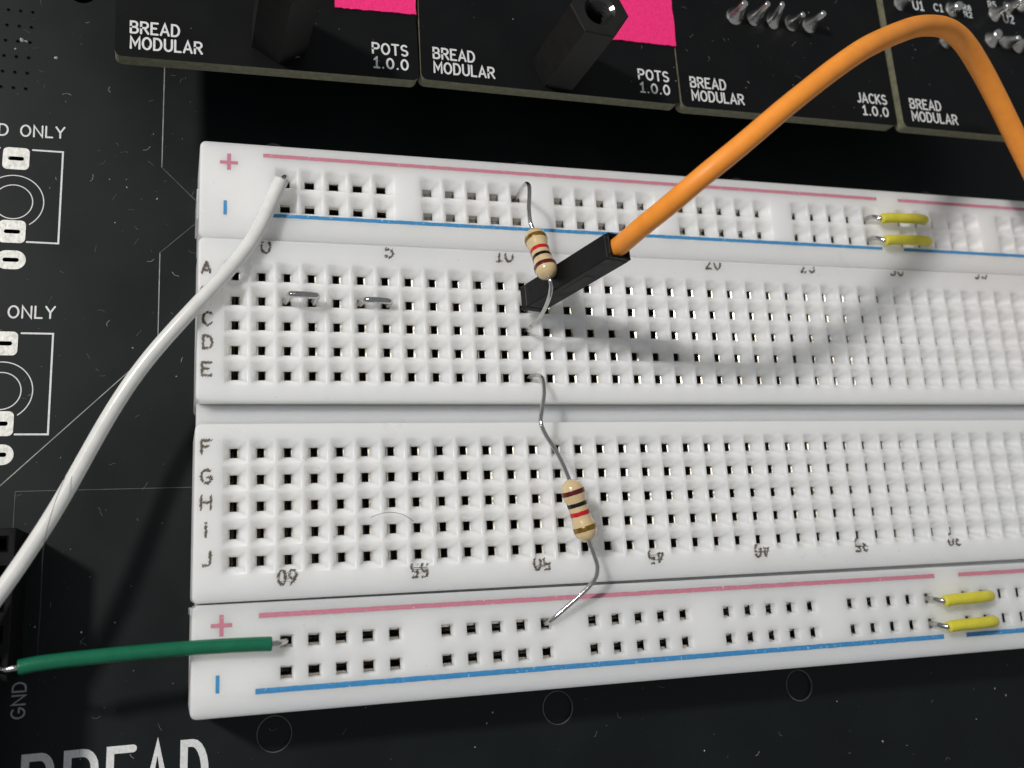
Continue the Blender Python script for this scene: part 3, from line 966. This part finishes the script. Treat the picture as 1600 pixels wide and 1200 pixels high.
# ------------------------------------------------------------------ stray hair and dust
hp = catmull([(1.28, -1.045, .012), (1.299, -1.032, .012), (1.37, -1.010, .05), (1.445, -1.000, .07), (1.53, -1.008, .06), (1.615, -1.033, .03), (1.70, -1.085, .006)], 6)
tag(mesh_obj('stray_hair', *tube([tuple(p) for p in hp], .0022, 5), M['hair'], loc=(1.5, -1.03, 0)), 'fine dark curved hair lying across rows H and I', 'hair')
hp = catmull([(-1.459, -.571, .14), (-1.488, -.68, .18), (-1.536, -.835, .20), (-1.579, -1.015, .20), (-1.611, -1.186, .16), (-1.628, -1.37, .05), (-1.642, -1.611, -.1), (-1.658, -1.829, -.25), (-1.678, -2.051, -.4), (-1.69, -2.2, -.6), (-1.70, -2.3, -.893)], 6)
tag(mesh_obj('stray_hair', *tube([tuple(p) for p in hp], .0026, 5), M['longhair'], loc=(-1.6, -1.2, 0)), 'long thin hair hanging down over the white wire', 'hair')
V, F = [], []
def fleck(x, y, z, s):
    n_ = random.randint(5, 7)
    b_ = len(V)
    asp = random.uniform(.4, 1)
    a0 = random.uniform(0, 6.28)
    for k in range(n_):
        a = 2 * math.pi * k / n_
        q = s * random.uniform(.6, 1.1)
        lx, ly = q * math.cos(a), q * math.sin(a) * asp
        V.append((x + lx * math.cos(a0) - ly * math.sin(a0), y + lx * math.sin(a0) + ly * math.cos(a0), z))
    V.append((x, y, z + s * .5))
    for k in range(n_):
        F.append((b_ + k, b_ + (k + 1) % n_, b_ + n_))
def fibre(x, y, z, ln, r):
    a = random.uniform(0, 6.28)
    pts = [Vector((x, y, z))]
    for k in range(6):
        a += random.uniform(-.6, .6)
        pts.append(pts[-1] + Vector((math.cos(a), math.sin(a), 0)) * ln / 6)
    v_, f_ = tube(pts, r, 4)
    b_ = len(V)
    V.extend(v_)
    F.extend(tuple(i + b_ for i in q) for q in f_)
def spread(n_, box_, z, smin, smax, pf):
    for _ in range(n_):
        x, y = random.uniform(box_[0], box_[1]), random.uniform(box_[2], box_[3])
        if random.random() < pf:
            fibre(x, y, z + .003, random.uniform(.03, .10), .0022)
        else:
            fleck(x, y, z + .001, smin * (smax / smin) ** (random.random() ** 2.2))
spread(110, (-3.0, -.40, -3.4, 5.2), ZB, .003, .017, .16)
spread(34, (-.3, 10.5, -4.2, -2.80), ZB, .003, .016, .12)
spread(60, (-1.1, 7.8, 3.55, 5.4), ZM, .004, .016, .12)
spread(24, (8.0, 10.4, 3.5, 5.4), .45, .004, .018, .15)
fleck(-2.22, 4.205, ZB + .001, .035)
fleck(-2.175, 4.195, ZB + .001, .02)
fleck(-1.87, 4.03, ZB + .001, .022)
d1 = mesh_obj('dust', V, F, M['dust'])
d1['kind'] = 'stuff'
d1['label'] = 'pale dust flecks and lint scattered over the black boards'
V, F = [], []
spread(300, (-3.0, -.40, -3.6, 5.2), ZB, .002, .008, .25)
spread(130, (-.3, 10.5, -4.2, -2.80), ZB, .002, .008, .2)
spread(220, (-1.1, 7.8, 3.55, 5.4), ZM, .002, .007, .15)
d2 = mesh_obj('fine_dust', V, F, M['dustfaint'])
d2['kind'] = 'stuff'
d2['label'] = 'very fine grey dust settled on the black boards'
